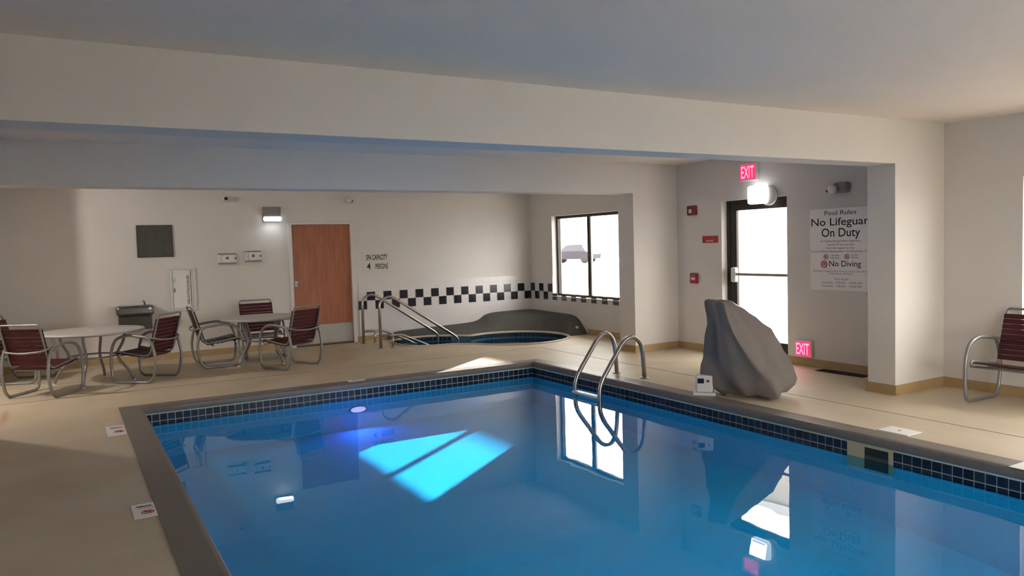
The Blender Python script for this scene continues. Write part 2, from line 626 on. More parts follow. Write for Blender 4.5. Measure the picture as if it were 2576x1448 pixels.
wl = MB()
for a in ((YF - T, 8.58), (11.23, B)):
    wl.box(XL - .15, XL, a[0], a[1], 0, ZC)
tag(wl.build('wall_left', 'tan_wall'), 'tan side wall left of the pool with an opening to the hallway', 'wall', kind='structure')
wh = MB()
wh.box(XL - 2.2, XL - 2.05, 8.1, 11.5, 0, ZC).box(XL - 2.05, XL - .15, 8.1, 8.25, 0, ZC).box(XL - 2.05, XL - .15, 11.3, 11.45, 0, ZC)
tag(wh.build('wall_hallway', 'hall_wall'), 'brown painted walls of the side hallway out of view on the left', 'wall', kind='structure')
wf = MB()
FX0, FX1, FZ0, FZ1 = 2.3, 6.5, .35, 2.2
wf.box(XL - .15, FX0, YF - T, YF, 0, ZC).box(FX1, W, YF - T, YF, 0, ZC).box(FX0, FX1, YF - T, YF, 0, FZ0).box(FX0, FX1, YF - T, YF, FZ1, ZC)
tag(wf.build('wall_front', 'tan_wall'), 'tan wall behind the viewer', 'wall', kind='structure')
ce = MB()
ce.box(XL - 2.2, W + T, YF - T, B + T, ZC, ZC + .12)
tag(ce.build('ceiling', 'ceiling'), 'flat textured grey-white ceiling', 'ceiling', kind='structure')

# two portals: pier on the right wall plus a beam across the hall
for i, (y0, y1, lab) in enumerate(((4.529, 4.823, 'near wall pier and dropped beam across the hall nearest the viewer'),
                                   (8.458, 8.80, 'far wall pier and dropped beam before the spa and tables'))):
    t = MB()
    t.box(XL, W, y0, y1, ZB, ZC, 0.0)
    t.box(XP, W, y0, y1, 0, ZB)
    tag(t.build('trim_%d' % (i + 1), 'beam'), lab, 'beam', kind='structure')

# cove base
CH, CT = 0.095, 0.014


def cove(name, segs, lab):
    b_ = MB()
    for (x0, x1, y0, y1) in segs:
        b_.box(x0, x1, y0, y1, 0, CH)
    tag(b_.build(name, 'base'), lab, 'baseboard', kind='structure')


cove('baseboard_back', [(XL, D0, B - CT, B), (D1, 4.75, B - CT, B)], 'tan cove base along the end wall')
cove('baseboard_right', [(W - CT, W, YF, 4.529), (W - CT, W, 4.823, DY0), (W - CT, W, DY1, 8.458), (W - CT, W, 8.80, 10.70),
                         (XP - CT, W, 4.529 - CT, 4.529), (XP - CT, XP, 4.529, 4.823), (XP - CT, W, 4.823, 4.823 + CT),
                         (XP - CT, W, 8.458 - CT, 8.458), (XP - CT, XP, 8.458, 8.80), (XP - CT, W, 8.80, 8.80 + CT)],
     'tan cove base along the window wall and round both piers')
cove('baseboard_left', [(XL, XL + CT, YF, 8.58), (XL, XL + CT, 11.23, B)], 'tan cove base along the left wall')

# ------------------------------------------------------------------ white tiled wainscot with the chequer band
ZT0, ZT1 = 0.0, 0.99
TS = 0.15
ZTOP = 1.5626 - 0.7196          # top of the chequer band
XT0 = D1 + 0.05
p = MB()
p.box(XT0, W - .008, B - .008, B, 0.02, ZT1)
p.box(W - .008, W, 11.78, B, 0.02, ZT1).box(W - .008, W, 8.80, 9.8, 0.02, ZT1).box(W - .008, W, 9.8, 11.78, 0.02, .605)
wains = p.build('wall_spa', 'white_tile')
tag(wains, 'white tiled lower wall round the spa with a black chequer band', 'tiled wall', kind='structure')
tile_back = MB().box(-TS / 2 + .002, TS / 2 - .002, -.006, 0, -TS / 2 + .002, TS / 2 - .002, 0.0015).mesh('tile', 'black_tile')
tile_side = MB().box(-.006, 0, -TS / 2 + .002, TS / 2 - .002, -TS / 2 + .002, TS / 2 - .002, 0.0015).mesh('tile', 'black_tile')
tile_side_cut = MB().box(-.006, 0, -TS / 2 + .002, TS / 2 - .002, -.075 + .002, .05, 0.0015).mesh('tile', 'black_tile')
xw = W - .008
for i in range(11):
    inst(tile_back, 'tile', wains, (xw - 22 * TS + 2 * TS * i + TS / 2, B - .008, ZTOP - TS / 2))
for i in range(12):
    inst(tile_back, 'tile', wains, (xw - 23 * TS + 2 * TS * i + TS / 2, B - .008, ZTOP - 1.5 * TS))
for i in range(3):
    inst(tile_side, 'tile', wains, (W - .008, B - .008 - 2 * TS * i - TS / 2, ZTOP - TS / 2))
for i in range(12):
    y = B - .008 - TS - 2 * TS * i - TS / 2
    if y < 8.95:
        break
    me = tile_side if y > 11.8 or y < 9.75 else tile_side_cut
    inst(me, 'tile', wains, (W - .008, y, ZTOP - 1.5 * TS))


# ------------------------------------------------------------------ windows
def window(name, y0, y1, z0, z1, mull, lab):
    e = tag(empty(name, (W + .12, (y0 + y1) / 2, z0)), lab, 'window', kind='structure')
    ox, oy, oz = W + .12, (y0 + y1) / 2, z0

    def P(mb, n, mm):
        o = mb.build(n, mm, e)
        o.matrix_parent_inverse = Matrix.Translation((-ox, -oy, -oz))
        return o
    xa, xb = W + .10, W + .16
    f = MB()
    fw = .05
    f.box(xa, xb, y0, y1, z1 - fw, z1).box(xa, xb, y0, y1, z0, z0 + fw)
    f.box(xa, xb, y0, y0 + fw, z0 + fw, z1 - fw).box(xa, xb, y1 - fw, y1, z0 + fw, z1 - fw)
    P(f, 'frame', 'bronze')
    mm = MB()
    mm.box(xa + .005, xb - .005, mull - .028, mull + .028, z0 + fw, z1 - fw, 0.004)
    P(mm, 'mullion', 'bronze')
    st = MB()
    st.box(xa + .02, xb - .01, mull - .062, mull - .03, z0 + fw, z1 - fw)
    P(st, 'sash_rail', 'white_trim')
    P(MB().box(xa + .03, xa + .035, mull + .02, y1 - fw, z0 + fw, z1 - fw), 'pane', 'glass')
    P(MB().box(xa + .045, xa + .05, y0 + fw, mull - .03, z0 + fw, z1 - fw), 'pane', 'glass')
    P(MB().box(W - .022, xa, y0, y1, z0 - .004, z0 + .012, 0.004), 'sill', 'white_trim')
    return e


window('window_1', 9.8, 11.78, .61, 2.075, 10.80, 'dark framed sliding window behind the spa with parked car outside')
window('window_2', 1.75, 3.785, .61, 2.075, 2.77, 'dark framed window behind the chair at the right edge')

e = tag(empty('added_window', ((FX0 + FX1) / 2, YF - .1, FZ0)), 'unseen wide window added behind the viewer to light the near beam and ceiling', 'window', kind='structure')  # unseen window, added to brighten the near beam and ceiling
f = MB()
hx, hz = (FX1 - FX0) / 2, FZ1 - FZ0
f.box(-hx, hx, -.03, .03, 0, .05).box(-hx, hx, -.03, .03, hz - .05, hz).box(-hx, -hx + .05, -.03, .03, .05, hz - .05).box(hx - .05, hx, -.03, .03, .05, hz - .05).box(-.03, .03, -.03, .03, .05, hz - .05)
f.build('frame', 'bronze', e)
MB().box(-hx + .05, -.03, -.003, .003, .05, hz - .05).build('pane', 'glass', e)
MB().box(.03, hx - .05, -.003, .003, .05, hz - .05).build('pane', 'glass', e)

# ------------------------------------------------------------------ glass exit door
dx = W + .10
e = tag(empty('door_2', (dx, (DY0 + DY1) / 2, 0)), 'glazed exit door in a dark bronze frame with push bar', 'door', kind='structure')


def PP(mb, n, mm, e=e, o3=(dx, (DY0 + DY1) / 2, 0)):
    o = mb.build(n, mm, e)
    o.matrix_parent_inverse = Matrix.Translation((-o3[0], -o3[1], -o3[2]))
    return o


fr = MB()
fr.box(dx, dx + .06, DY1 - .055, DY1, 0, DZ).box(dx, dx + .06, DY0, DY0 + .03, 0, DZ).box(dx, dx + .06, DY0 + .03, DY1 - .055, DZ - .045, DZ)
PP(fr, 'frame', 'bronze')
le = MB()
le.box(dx + .01, dx + .05, DY1 - .165, DY1 - .056, .006, DZ - .046).box(dx + .01, dx + .05, DY0 + .031, DY0 + .075, .006, DZ - .046)
le.box(dx + .045, dx + .058, DY1 - .075, DY1 - .04, .006, DZ - .03).box(dx + .045, dx + .058, DY0 + .02, DY1 - .04, DZ - .065, DZ - .03)
le.box(dx + .01, dx + .05, DY0 + .075, DY1 - .165, DZ - .135, DZ - .046).box(dx + .01, dx + .05, DY0 + .075, DY1 - .165, .006, .22)
leaf = PP(le, 'leaf', 'bronze')
def under(o, part):
    o.parent = part
    o.matrix_parent_inverse = Matrix.Identity(4)
    return o


under(PP(MB().box(dx + .027, dx + .033, DY0 + .075, DY1 - .165, .22, DZ - .135), 'pane', 'glass'), leaf)
pb = MB()
pb.box(dx - .05, dx - .02, DY0 + .05, DY1 - .20, 1.075, 1.112, 0.006)
under(PP(pb, 'push_bar', 'steel'), leaf)
under(PP(MB().box(dx - .055, dx + .01, DY1 - .195, DY1 - .105, .985, 1.185, 0.02), 'push_bar_head', 'white_plastic'), leaf)
PP(MB().box(W - .0, dx, DY0, DY1, 0, .012), 'threshold', 'dull_steel')

# ------------------------------------------------------------------ wooden door in the end wall
e1 = tag(empty('door_1', ((D0 + D1) / 2, B, 0)), 'brown wooden door with steel kick plate beside the spa sign', 'door', kind='structure')


def P1(mb, n, mm, par=None):
    o = mb.build(n, mm, par or e1)
    if par is None:
        o.matrix_parent_inverse = Matrix.Translation((-(D0 + D1) / 2, -B, 0))
    return o


f = MB()
f.box(D0, D0 + .06, B - .025, B + .12, 0, DH, .004).box(D1 - .06, D1, B - .025, B + .12, 0, DH, .004).box(D0 + .06, D1 - .06, B - .025, B + .12, DH - .035, DH, .004)
P1(f, 'frame', 'white_trim')
wleaf = P1(MB().box(D0 + .06, D1 - .06, B + .03, B + .075, .012, DH - .036), 'leaf', 'wood')
under(P1(MB().box(D0 + .062, D1 - .062, B + .022, B + .03, .03, .345, .002), 'kick_plate', 'dull_steel'), wleaf)
under(P1(MB().box(D0 + .085, D0 + .135, B + .012, B + .03, .99, 1.08, .006), 'lock_plate', 'white_plastic'), wleaf)
under(P1(MB().tube([(D0 + .11, B + .03, 1.03), (D0 + .11, B - .03, 1.03), (D0 + .2, B - .03, 1.03)], .011), 'lever_handle', 'steel'), wleaf)
P1(MB().box(D0 + .06, D1 - .06, B - .0, B + .12, 0, .012), 'threshold', 'black')

# ------------------------------------------------------------------ pool
pool = tag(empty('pool_basin', ((PL + PR) / 2, (PB + PF) / 2, 0)), 'blue plastered rectangular swimming pool with navy tile band', 'pool', kind='structure')
PI_ = Matrix.Translation((-(PL + PR) / 2, -(PB + PF) / 2, 0))


def PW(mb, n, mm):
    o = mb.build(n, mm, pool)
    o.matrix_parent_inverse = PI_
    return o


zb0, zb1 = -0.535, -0.92
yk = 4.6
sh = MB()
sh.poly([(PL, yk, zb0), (PR, yk, zb0), (PR, PB, zb0), (PL, PB, zb0)])
sh.poly([(PL, PF, zb1), (PR, PF, zb1), (PR, yk, zb0), (PL, yk, zb0)])
zt = -.06
sh.poly([(PL, PB, zt), (PL, PB, zb0), (PR, PB, zb0), (PR, PB, zt)])
sh.poly([(PR, PB, zt), (PR, PB, zb0), (PR, yk, zb0), (PR, PF, zb1), (PR, PF, zt)])
sh.poly([(PL, PB, zt), (PL, PF, zt), (PL, PF, zb1), (PL, yk, zb0), (PL, PB, zb0)])
sh.poly([(PL, PF, zt), (PR, PF, zt), (PR, PF, zb1), (PL, PF, zb1)])
PW(sh, 'shell', 'plaster')
# grout bed of the tile band: thin strip just proud of the plaster
SK0, SK1 = 3.50, 3.89                      # skimmer mouth
G = .003
gb = MB()
gb.box(PL, PR, PB - G, PB + .01, -.192, -.066)
gb.box(PR - G, PR + .01, SK1, PB, -.192, -.066).box(PR - G, PR + .01, PF, SK0, -.192, -.066)
gb.box(PL - .01, PL + G, PF, PB, -.192, -.066).box(PL, PR, PF - .01, PF + G, -.192, -.066)
PW(gb, 'grout_bed', 'grout')
PT = 0.0747
hb = PT / 2 - .0035
meb = [MB().box(-hb, hb, -.004, 0, -hb, hb, .0012).mesh('tile', k) for k in ('navy1', 'navy2', 'navy3')]
meb2 = [MB().box(-hb, hb, -.004, 0, -.007, hb, .0012).mesh('tile', k) for k in ('navy1', 'navy2', 'navy3')]
mer2 = [MB().box(-.004, 0, -hb, hb, -.007, hb, .0012).mesh('tile', k) for k in ('navy1', 'navy2', 'navy3')]
mer = [MB().box(-.004, 0, -hb, hb, -hb, hb, .0012).mesh('tile', k) for k in ('navy1', 'navy2', 'navy3')]
cx, cy = (PL + PR) / 2, (PB + PF) / 2
nb = int((PR - PL) / PT)
for i in range(nb):
    for r_ in range(2):
        inst(random.choice(meb2 if r_ else meb), 'tile', pool, (PR - .005 - PT * (i + .5) - cx, PB - G - cy, -.072 - PT * (r_ + .5)))
ys = []
y = PB - .005
while y - PT > 2.1:
    yc = y - PT / 2
    if not (SK0 - .02 < yc < SK1 + .02):
        ys.append(yc)
    y -= PT
for yc in ys:
    for r_ in range(2):
        inst(random.choice(mer2 if r_ else mer), 'tile', pool, (PR - G - cx, yc - cy, -.072 - PT * (r_ + .5)))
# the rows on the sides that the photograph does not show, joined
rest = MB()
y = PB - .005
while y - PT > PF:
    for r_ in range(2):
        z = -.072 - PT * (r_ + .5)
        rest.box(PL + G, PL + G + .004, y - PT / 2 - hb, y - PT / 2 + hb, z - (.007 if r_ else hb), z + hb)
        if y - PT <= 2.1:
            rest.box(PR - G - .004, PR - G, y - PT / 2 - hb, y - PT / 2 + hb, z - (.007 if r_ else hb), z + hb)
    y -= PT
x = PL + .005
while x + PT < PR:
    for r_ in range(2):
        z = -.072 - PT * (r_ + .5)
        rest.box(x + PT / 2 - hb, x + PT / 2 + hb, PF + G, PF + G + .004, z - (.007 if r_ else hb), z + hb)
    x += PT
o = PW(rest, 'tile_rows', 'navy1')
o['kind'] = 'stuff'
# coping: bullnose profile swept round the rectangle
prof = [(-CW, -.02), (-CW, .004), (-.03, .010), (-.008, .006), (.004, -.006), (.006, -.03), (.004, -.06), (-.004, -.068), (-.03, -.07)]
cb = MB()
corners = [(PL, PF, 1, 1), (PR, PF, -1, 1), (PR, PB, -1, -1), (PL, PB, 1, -1)]
rings = []
for (cx_, cy_, sx, sy) in corners:
    rings.append([cb.bm.verts.new((cx_ + sx * u, cy_ + sy * u, v)) for (u, v) in prof])
for i in range(4):
    A, C = rings[i], rings[(i + 1) % 4]
    for j in range(len(prof) - 1):
        fc = cb.bm.faces.new((A[j], C[j], C[j + 1], A[j + 1]))
PW(cb, 'coping', 'coping')
# skimmer: face plate, dark panel for the shade in the throat, weir flap
sk = MB()
sk.box(PR - .012, PR + .004, SK0, SK0 + .035, -.26, -.066).box(PR - .012, PR + .004, SK1 - .15, SK1, -.26, -.066).box(PR - .012, PR + .004, SK0 + .035, SK1 - .15, -.085, -.066)
skf = PW(sk, 'skimmer_plate', 'beige_plastic')
PW(MB().box(PR - .006, PR - .002, SK0 + .03, SK1 - .145, -.255, -.08), 'skimmer_mouth_shade', 'black')  # black panel in front of the plaster, stands in for the opening's shade
PW(MB().box(PR - .010, PR - .006, SK0 + .04, SK1 - .155, -.25, -.15, .001), 'skimmer_weir', 'fount_box')
# underwater lamp in the end wall of the pool
PLX = 2.91
pl = tag(empty('pool_lamp', (PLX, PB, -.31)), 'glowing blue-violet underwater lamp in the far pool wall', 'pool lamp')
MB().lathe([(.115, 0), (.115, -.012), (.10, -.018), (.09, -.018)], n=28, axis='y').build('lamp_ring', 'steel', pl)
o = MB().lathe([(.092, -.019), (.08, -.026), (.04, -.030), (.005, -.031)], n=28, axis='y').build('lens', 'pool_lamp', pl)
for c in pl.children:
    c.scale = (1.0, 1.0, 0.36)
ld = bpy.data.lights.new('pool_lamp_light', 'AREA')
ld.shape = 'ELLIPSE'
ld.size, ld.size_y = .18, .06
ld.energy = 4.5
ld.color = (0.13, 0.16, 1.0)
lo = bpy.data.objects.new('pool_lamp_light', ld)
COL.objects.link(lo)
lo.parent = pl
lo.location = (0, -.04, 0)
lo.rotation_euler = (math.radians(-90), 0, 0)

wt = MB()
wt.poly([(PL - .002, PF, WATER), (PR + .15, PF, WATER), (PR + .15, PB + .002, WATER), (PL - .002, PB + .002, WATER)])
tag(wt.build('pool_water', 'water', up=True), 'still clear blue water filling the swimming pool', 'water', kind='stuff')

# ------------------------------------------------------------------ spa
spa = tag(empty('spa_basin', (SPC.x, SPC.y, 0)), 'round sunken spa with entry steps and dark tile rim', 'spa', kind='structure')
SI = Matrix.Translation((-SPC.x, -SPC.y, 0))


def PS(mb, n, mm):
    o = mb.build(n, mm, spa)
    o.matrix_parent_inverse = SI
    return o


lp = spa_loop(0.0)
sb = MB()
top_, bot_ = [], []
for q in lp:
    top_.append(sb.bm.verts.new((q.x, q.y, 0.0)))
    bot_.append(sb.bm.verts.new((q.x, q.y, -.55)))
for i in range(len(lp)):
    j = (i + 1) % len(lp)
    sb.bm.faces.new((top_[i], top_[j], bot_[j], bot_[i]))
sb.bm.faces.new(bot_)
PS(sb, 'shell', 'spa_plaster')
rm = MB()
rm.tube([q + Vector((0, 0, .004)) for q in spa_loop(0.012)], .022, n=8, closed=True)
PS(rm, 'rim', 'deck')
tm = MB().box(-.0345, .0345, -.004, 0, -.034, .034, .001).mesh('tile', 'navy2')
nr = 58
span = (math.radians(118) - (math.radians(197) - 2 * math.pi))
for i in range(nr):
    a = math.radians(118) - span * (i + .5) / nr
    r_ = SPR - .001
    inst(tm, 'tile', spa, (r_ * math.cos(a), r_ * math.sin(a), -.045), (0, 0, a - math.pi / 2))
tl = lp[49:]
for i in range(len(tl) - 1):
    a_, b_ = tl[i], tl[i + 1]
    k = max(1, int((b_ - a_).length / .074))
    for j in range(k):
        q = a_.lerp(b_, (j + .5) / k)
        d = (b_ - a_)
        inst(tm, 'tile', spa, (q.x - SPC.x, q.y - SPC.y, -.045), (0, 0, math.atan2(d.y, d.x)))
st = MB()
st.box(4.6, 5.1, 11.05, 12.45, -.5, -.2).box(5.1, 5.5, 11.0, 12.45, -.5, -.36)
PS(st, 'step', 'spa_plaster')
sw = MB()
sw.poly([(q.x, q.y, -.095) for q in lp])
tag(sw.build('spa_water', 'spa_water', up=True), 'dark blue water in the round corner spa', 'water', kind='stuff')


# dark stone ledge between the spa and the two walls
def ledge():
    wall = [(4.76, 12.50, .02), (4.86, 12.54, .125), (5.2, 12.54, .135), (5.6, 12.54, .15), (6.1, 12.54, .165), (6.55, 12.54, .175), (6.66, 12.54, .26), (6.78, 12.54, .325), (7.1, 12.54, .335),
            (7.5, 12.54, .335), (7.745, 12.54, .335), (7.745, 12.2, .33), (7.745, 11.8, .325), (7.745, 11.4, .32), (7.745, 11.02, .31), (7.745, 10.86, .15), (7.745, 10.70, .0)]
    mid = [(4.77, 12.43, .02), (4.9, 12.475, .10), (5.2, 12.495, .12), (5.6, 12.48, .135), (6.1, 12.42, .145), (6.5, 12.37, .155), (6.64, 12.34, .25), (6.76, 12.32, .315), (7.0, 12.27, .325),
           (7.25, 12.15, .325), (7.42, 12.02, .325), (7.52, 11.85, .32), (7.58, 11.65, .315), (7.60, 11.35, .31), (7.60, 11.04, .295), (7.6, 10.88, .14), (7.58, 10.71, .0)]
    inner = []
    for i in range(17):
        t = i / 16
        if i <= 3:
            q = [(4.79, 12.37), (4.95, 12.425), (5.2, 12.45), (5.55, 12.43)][i]
            inner.append((q[0], q[1], .012))
        else:
            a = math.radians(114 - (114 + 22) * (i - 4) / 12)
            inner.append((SPC.x + 1.0 * math.cos(a), SPC.y + 1.0 * math.sin(a), .012))
    inner[-1] = (7.40, 10.72, .0)
    inner[-2] = (7.41, 10.80, .012)
    mb = MB()
    R_ = []
    for row in (wall, mid, inner):
        R_.append([mb.bm.verts.new(v) for v in row])
    base = [mb.bm.verts.new((v[0], v[1], 0)) for v in inner]
    R_.append(base)
    for A, C in zip(R_, R_[1:]):
        for j in range(16):
            fc = mb.bm.faces.new((A[j], A[j + 1], C[j + 1], C[j]))
            fc.smooth = True
    o = mb.build('spa_ledge', 'stone')
    mdf = o.modifiers.new('soft', 'SUBSURF')
    mdf.levels = mdf.render_levels = 2
    return tag(o, 'dark grey stone ledge sloping round the spa corner', 'ledge', kind='structure')


led = ledge()
o = MB().lathe([(.03, 0), (.03, .012), (.012, .02)], n=16, axis='z').build('jet_button', 'white_plastic', led)
o.location = (7.60, 10.83, .115)
o.rotation_euler = (math.radians(60), 0, 0)


# ------------------------------------------------------------------ spa handrails
def spa_rail(y, lab):
    t = tag(empty('spa_handrail', (4.27, y, 0)), lab, 'handrail', 'stainless handrails leading into the spa')
    path = fillet([(0, 0, 0), (0, 0, .74), (.17, 0, .83), (.38, 0, .70), (1.30, 0, .095), (1.36, 0, .03), (1.36, 0, -.30)], .16, 6)
    MB().tube(path, .022, 12).build('rail_tube', 'steel', t)
    lo_ = fillet([(.0, 0, .20), (.36, 0, .19), (.83, 0, -.03), (.95, 0, -.10)], .06, 5)
    MB().tube(lo_, .020, 8).build('low_rail', 'steel', t)
    MB().tube([(.205, 0, 0), (.205, 0, .19)], .019, 8).build('post', 'steel', t)
    fl = [(.045, 0), (.045, .006), (.028, .014), (.018, .016)]
    MB().lathe(fl, (0, 0, 0), 16).build('floor_flange', 'steel', t)
    MB().lathe(fl, (.205, 0, 0), 16).build('floor_flange', 'steel', t)
    return t


spa_rail(12.27, 'stainless spa handrail next to the tiled wall')
spa_rail(11.47, 'stainless spa handrail farther from the tiled wall')

# ------------------------------------------------------------------ pool ladder
t = tag(empty('pool_ladder', (5.67, 7.03, 0)), 'stainless pool ladder with two hooped rails and white treads', 'ladder')
for dy, fx in ((.235, 0.0), (-.235, 0.03)):
    path = fillet([(fx, dy, 0), (fx - .02, dy, .30), (fx - .05, dy, .415), (-.115, dy, .488), (-.205, dy, .488), (-.285, dy, .43), (-.565, dy, .06), (-.615, dy, -.05), (-.615, dy, -.55)], .07, 6)
    MB().tube(path, .0255, 12).build('rail', 'steel', t)
    MB().lathe([(.05, 0), (.05, .006), (.03, .014), (.02, .016)], (fx, dy, 0), 16).build('floor_flange', 'steel', t)
for z in (-.14, -.33, -.50):
    MB().box(-.675, -.595, -.225, .225, z - .014, z + .014, .006).build('tread', 'white_plastic', t)


# ------------------------------------------------------------------ strap chairs
def make_chair():
    t = empty('strap_chair')
    r = .0175
    for s in (-1, 1):
        y = .275 * s
        side = fillet([(-.235, y, .565), (.06, y, .60), (.22, y, .55), (.285, y, .40), (.29, y, .18), (.265, y, .014), (-.22, y, .014), (-.275, y, .08),
                       (-.315, y, .28), (-.285, y, .45)], .09, 4, closed=True)
        MB().tube(side, r, 8, closed=True).build('side_frame', 'chair_metal', t)
    sling = []
    for s in (-1, 1):
        y = .235 * s
        sling.append([(.25, y, .345), (.27, y, .375), (.23, y, .392), (.0, y, .352), (-.175, y, .33), (-.225, y, .38), (-.35, y, .81), (-.355, y * .93, .835)])
    path = [Vector(q) for q in sling[0]] + [Vector(q) for q in sling[1][::-1]]
    MB().tube(fillet(path, .05, 4), .0115, 8).build('sling_frame', 'chair_metal', t)
    hoop = fillet([(-.235, -.275, .565), (-.335, -.22, .535), (-.36, 0, .515), (-.335, .22, .535), (-.235, .275, .565)], .14, 5)
    MB().tube(hoop, .0115, 8).build('back_hoop', 'chair_metal', t)
    for (x, z) in ((.20, .335), (-.10, .30)):
        MB().tube([(x, -.275, z), (x, .275, z)], .011, 8).build('stretcher', 'chair_metal', t)
    # straps: one mesh, placed along the sling
    sw_, st_ = .0455, .006
    me = MB().box(-sw_ / 2, sw_ / 2, -.248, .248, -st_ / 2, st_ / 2 + .004, .003).mesh('strap', 'strap')

    def run(a, b, n):
        a, b = Vector(a), Vector(b)
        d = b - a
        ang = -math.atan2(d.z, d.x)
        for i in range(n):
            q = a + d * ((i + .5) / n)
            nrm = Vector((-d.z, 0, d.x)).normalized()
            q = q + nrm * .012
            inst(me, 'strap', t, (q.x, 0, q.z), (0, ang, 0))
    run((.255, 0, .388), (-.01, 0, .348), 5)
    run((-.01, 0, .348), (-.185, 0, .332), 3)
    run((-.338, 0, .785), (-.215, 0, .36), 9)
    return t


CHG = 'maroon strap patio chairs'
proto = make_chair()
chairs = [((1.83, 11.40), 0.0, 'maroon strap chair in side view, facing right at the table by the wooden door'),
          ((2.53, 11.86), -90.0, 'maroon strap chair behind the table nearest the wooden door, facing the pool'),
          ((2.62, 10.52), 119.0, 'maroon strap chair in front of the wooden door, its back to the pool'),
          ((.85, 10.66), 141.0, 'maroon strap chair turned away beside the larger table, below the drinking fountain'),
          ((-.25, 10.32), 55.0, 'large foreground maroon strap chair at the left edge, back to the viewer'),
          ((-.50, 11.62), -25.0, 'maroon strap chair cut off by the left edge behind another chair'),
          ((7.37, 3.66), 180.0, 'single maroon strap chair under the window at the right edge')]
for i, (xy, a, lab) in enumerate(chairs):
    c = proto if i == 0 else copy_tree(proto)
    c.location = (xy[0], xy[1], 0)
    c.rotation_euler = (0, 0, math.radians(a))
    tag(c, lab, 'chair', CHG)


# ------------------------------------------------------------------ round patio tables
def make_table():
    t = empty('patio_table')
    zt_, R_ = .655, .55
    MB().lathe([(R_ - .02, zt_ - .03), (R_, zt_ - .026), (R_ + .004, zt_ - .012), (R_ - .004, zt_), (R_ - .03, zt_ + .002), (.02, zt_ + .002)], n=48).build('table_top', 'table_top', t)
    MB().lathe([(.03, zt_ + .0015), (.03, zt_ + .006), (.012, zt_ + .008)], n=20).build('umbrella_hole_cap', 'white_plastic', t)
    for k in range(4):
        a = math.radians(45 + 90 * k)
        ca, sa = math.cos(a), math.sin(a)
        P = [(.345, .63), (.325, .50), (.25, .36), (.27, .26), (.38, .12), (.42, .0)]
        MB().tube(fillet([(x * ca, x * sa, z) for x, z in P], .08, 4), .016, 8).build('leg', 'chair_metal', t)
        MB().lathe([(.02, 0), (.02, .012), (.016, .016)], (.42 * ca, .42 * sa, 0), 12).build('foot_cap', 'white_plastic', t)
    ring = [(.25 * math.cos(2 * math.pi * j / 28), .25 * math.sin(2 * math.pi * j / 28), .33) for j in range(28)]
    MB().tube(ring, .011, 8, closed=True).build('brace_ring', 'chair_metal', t)
    ring = [(.345 * math.cos(2 * math.pi * j / 32), .345 * math.sin(2 * math.pi * j / 32), .614) for j in range(32)]
    MB().tube(ring, .013, 8, closed=True).build('top_ring', 'chair_metal', t)
    return t


t1 = make_table()
t1.location = (2.40, 11.20, 0)
t1.rotation_euler = (0, 0, math.radians(-18))
tag(t1, 'round grey patio table in front of the wooden door', 'table', 'round patio tables')
t2 = copy_tree(t1)
t2.location = (.27, 10.90, 0)
t2.rotation_euler = (0, 0, math.radians(28))
t2.scale = (1.09, 1.09, 1.0)
tag(t2, 'round grey patio table below the drinking fountain at far left', 'table', 'round patio tables')


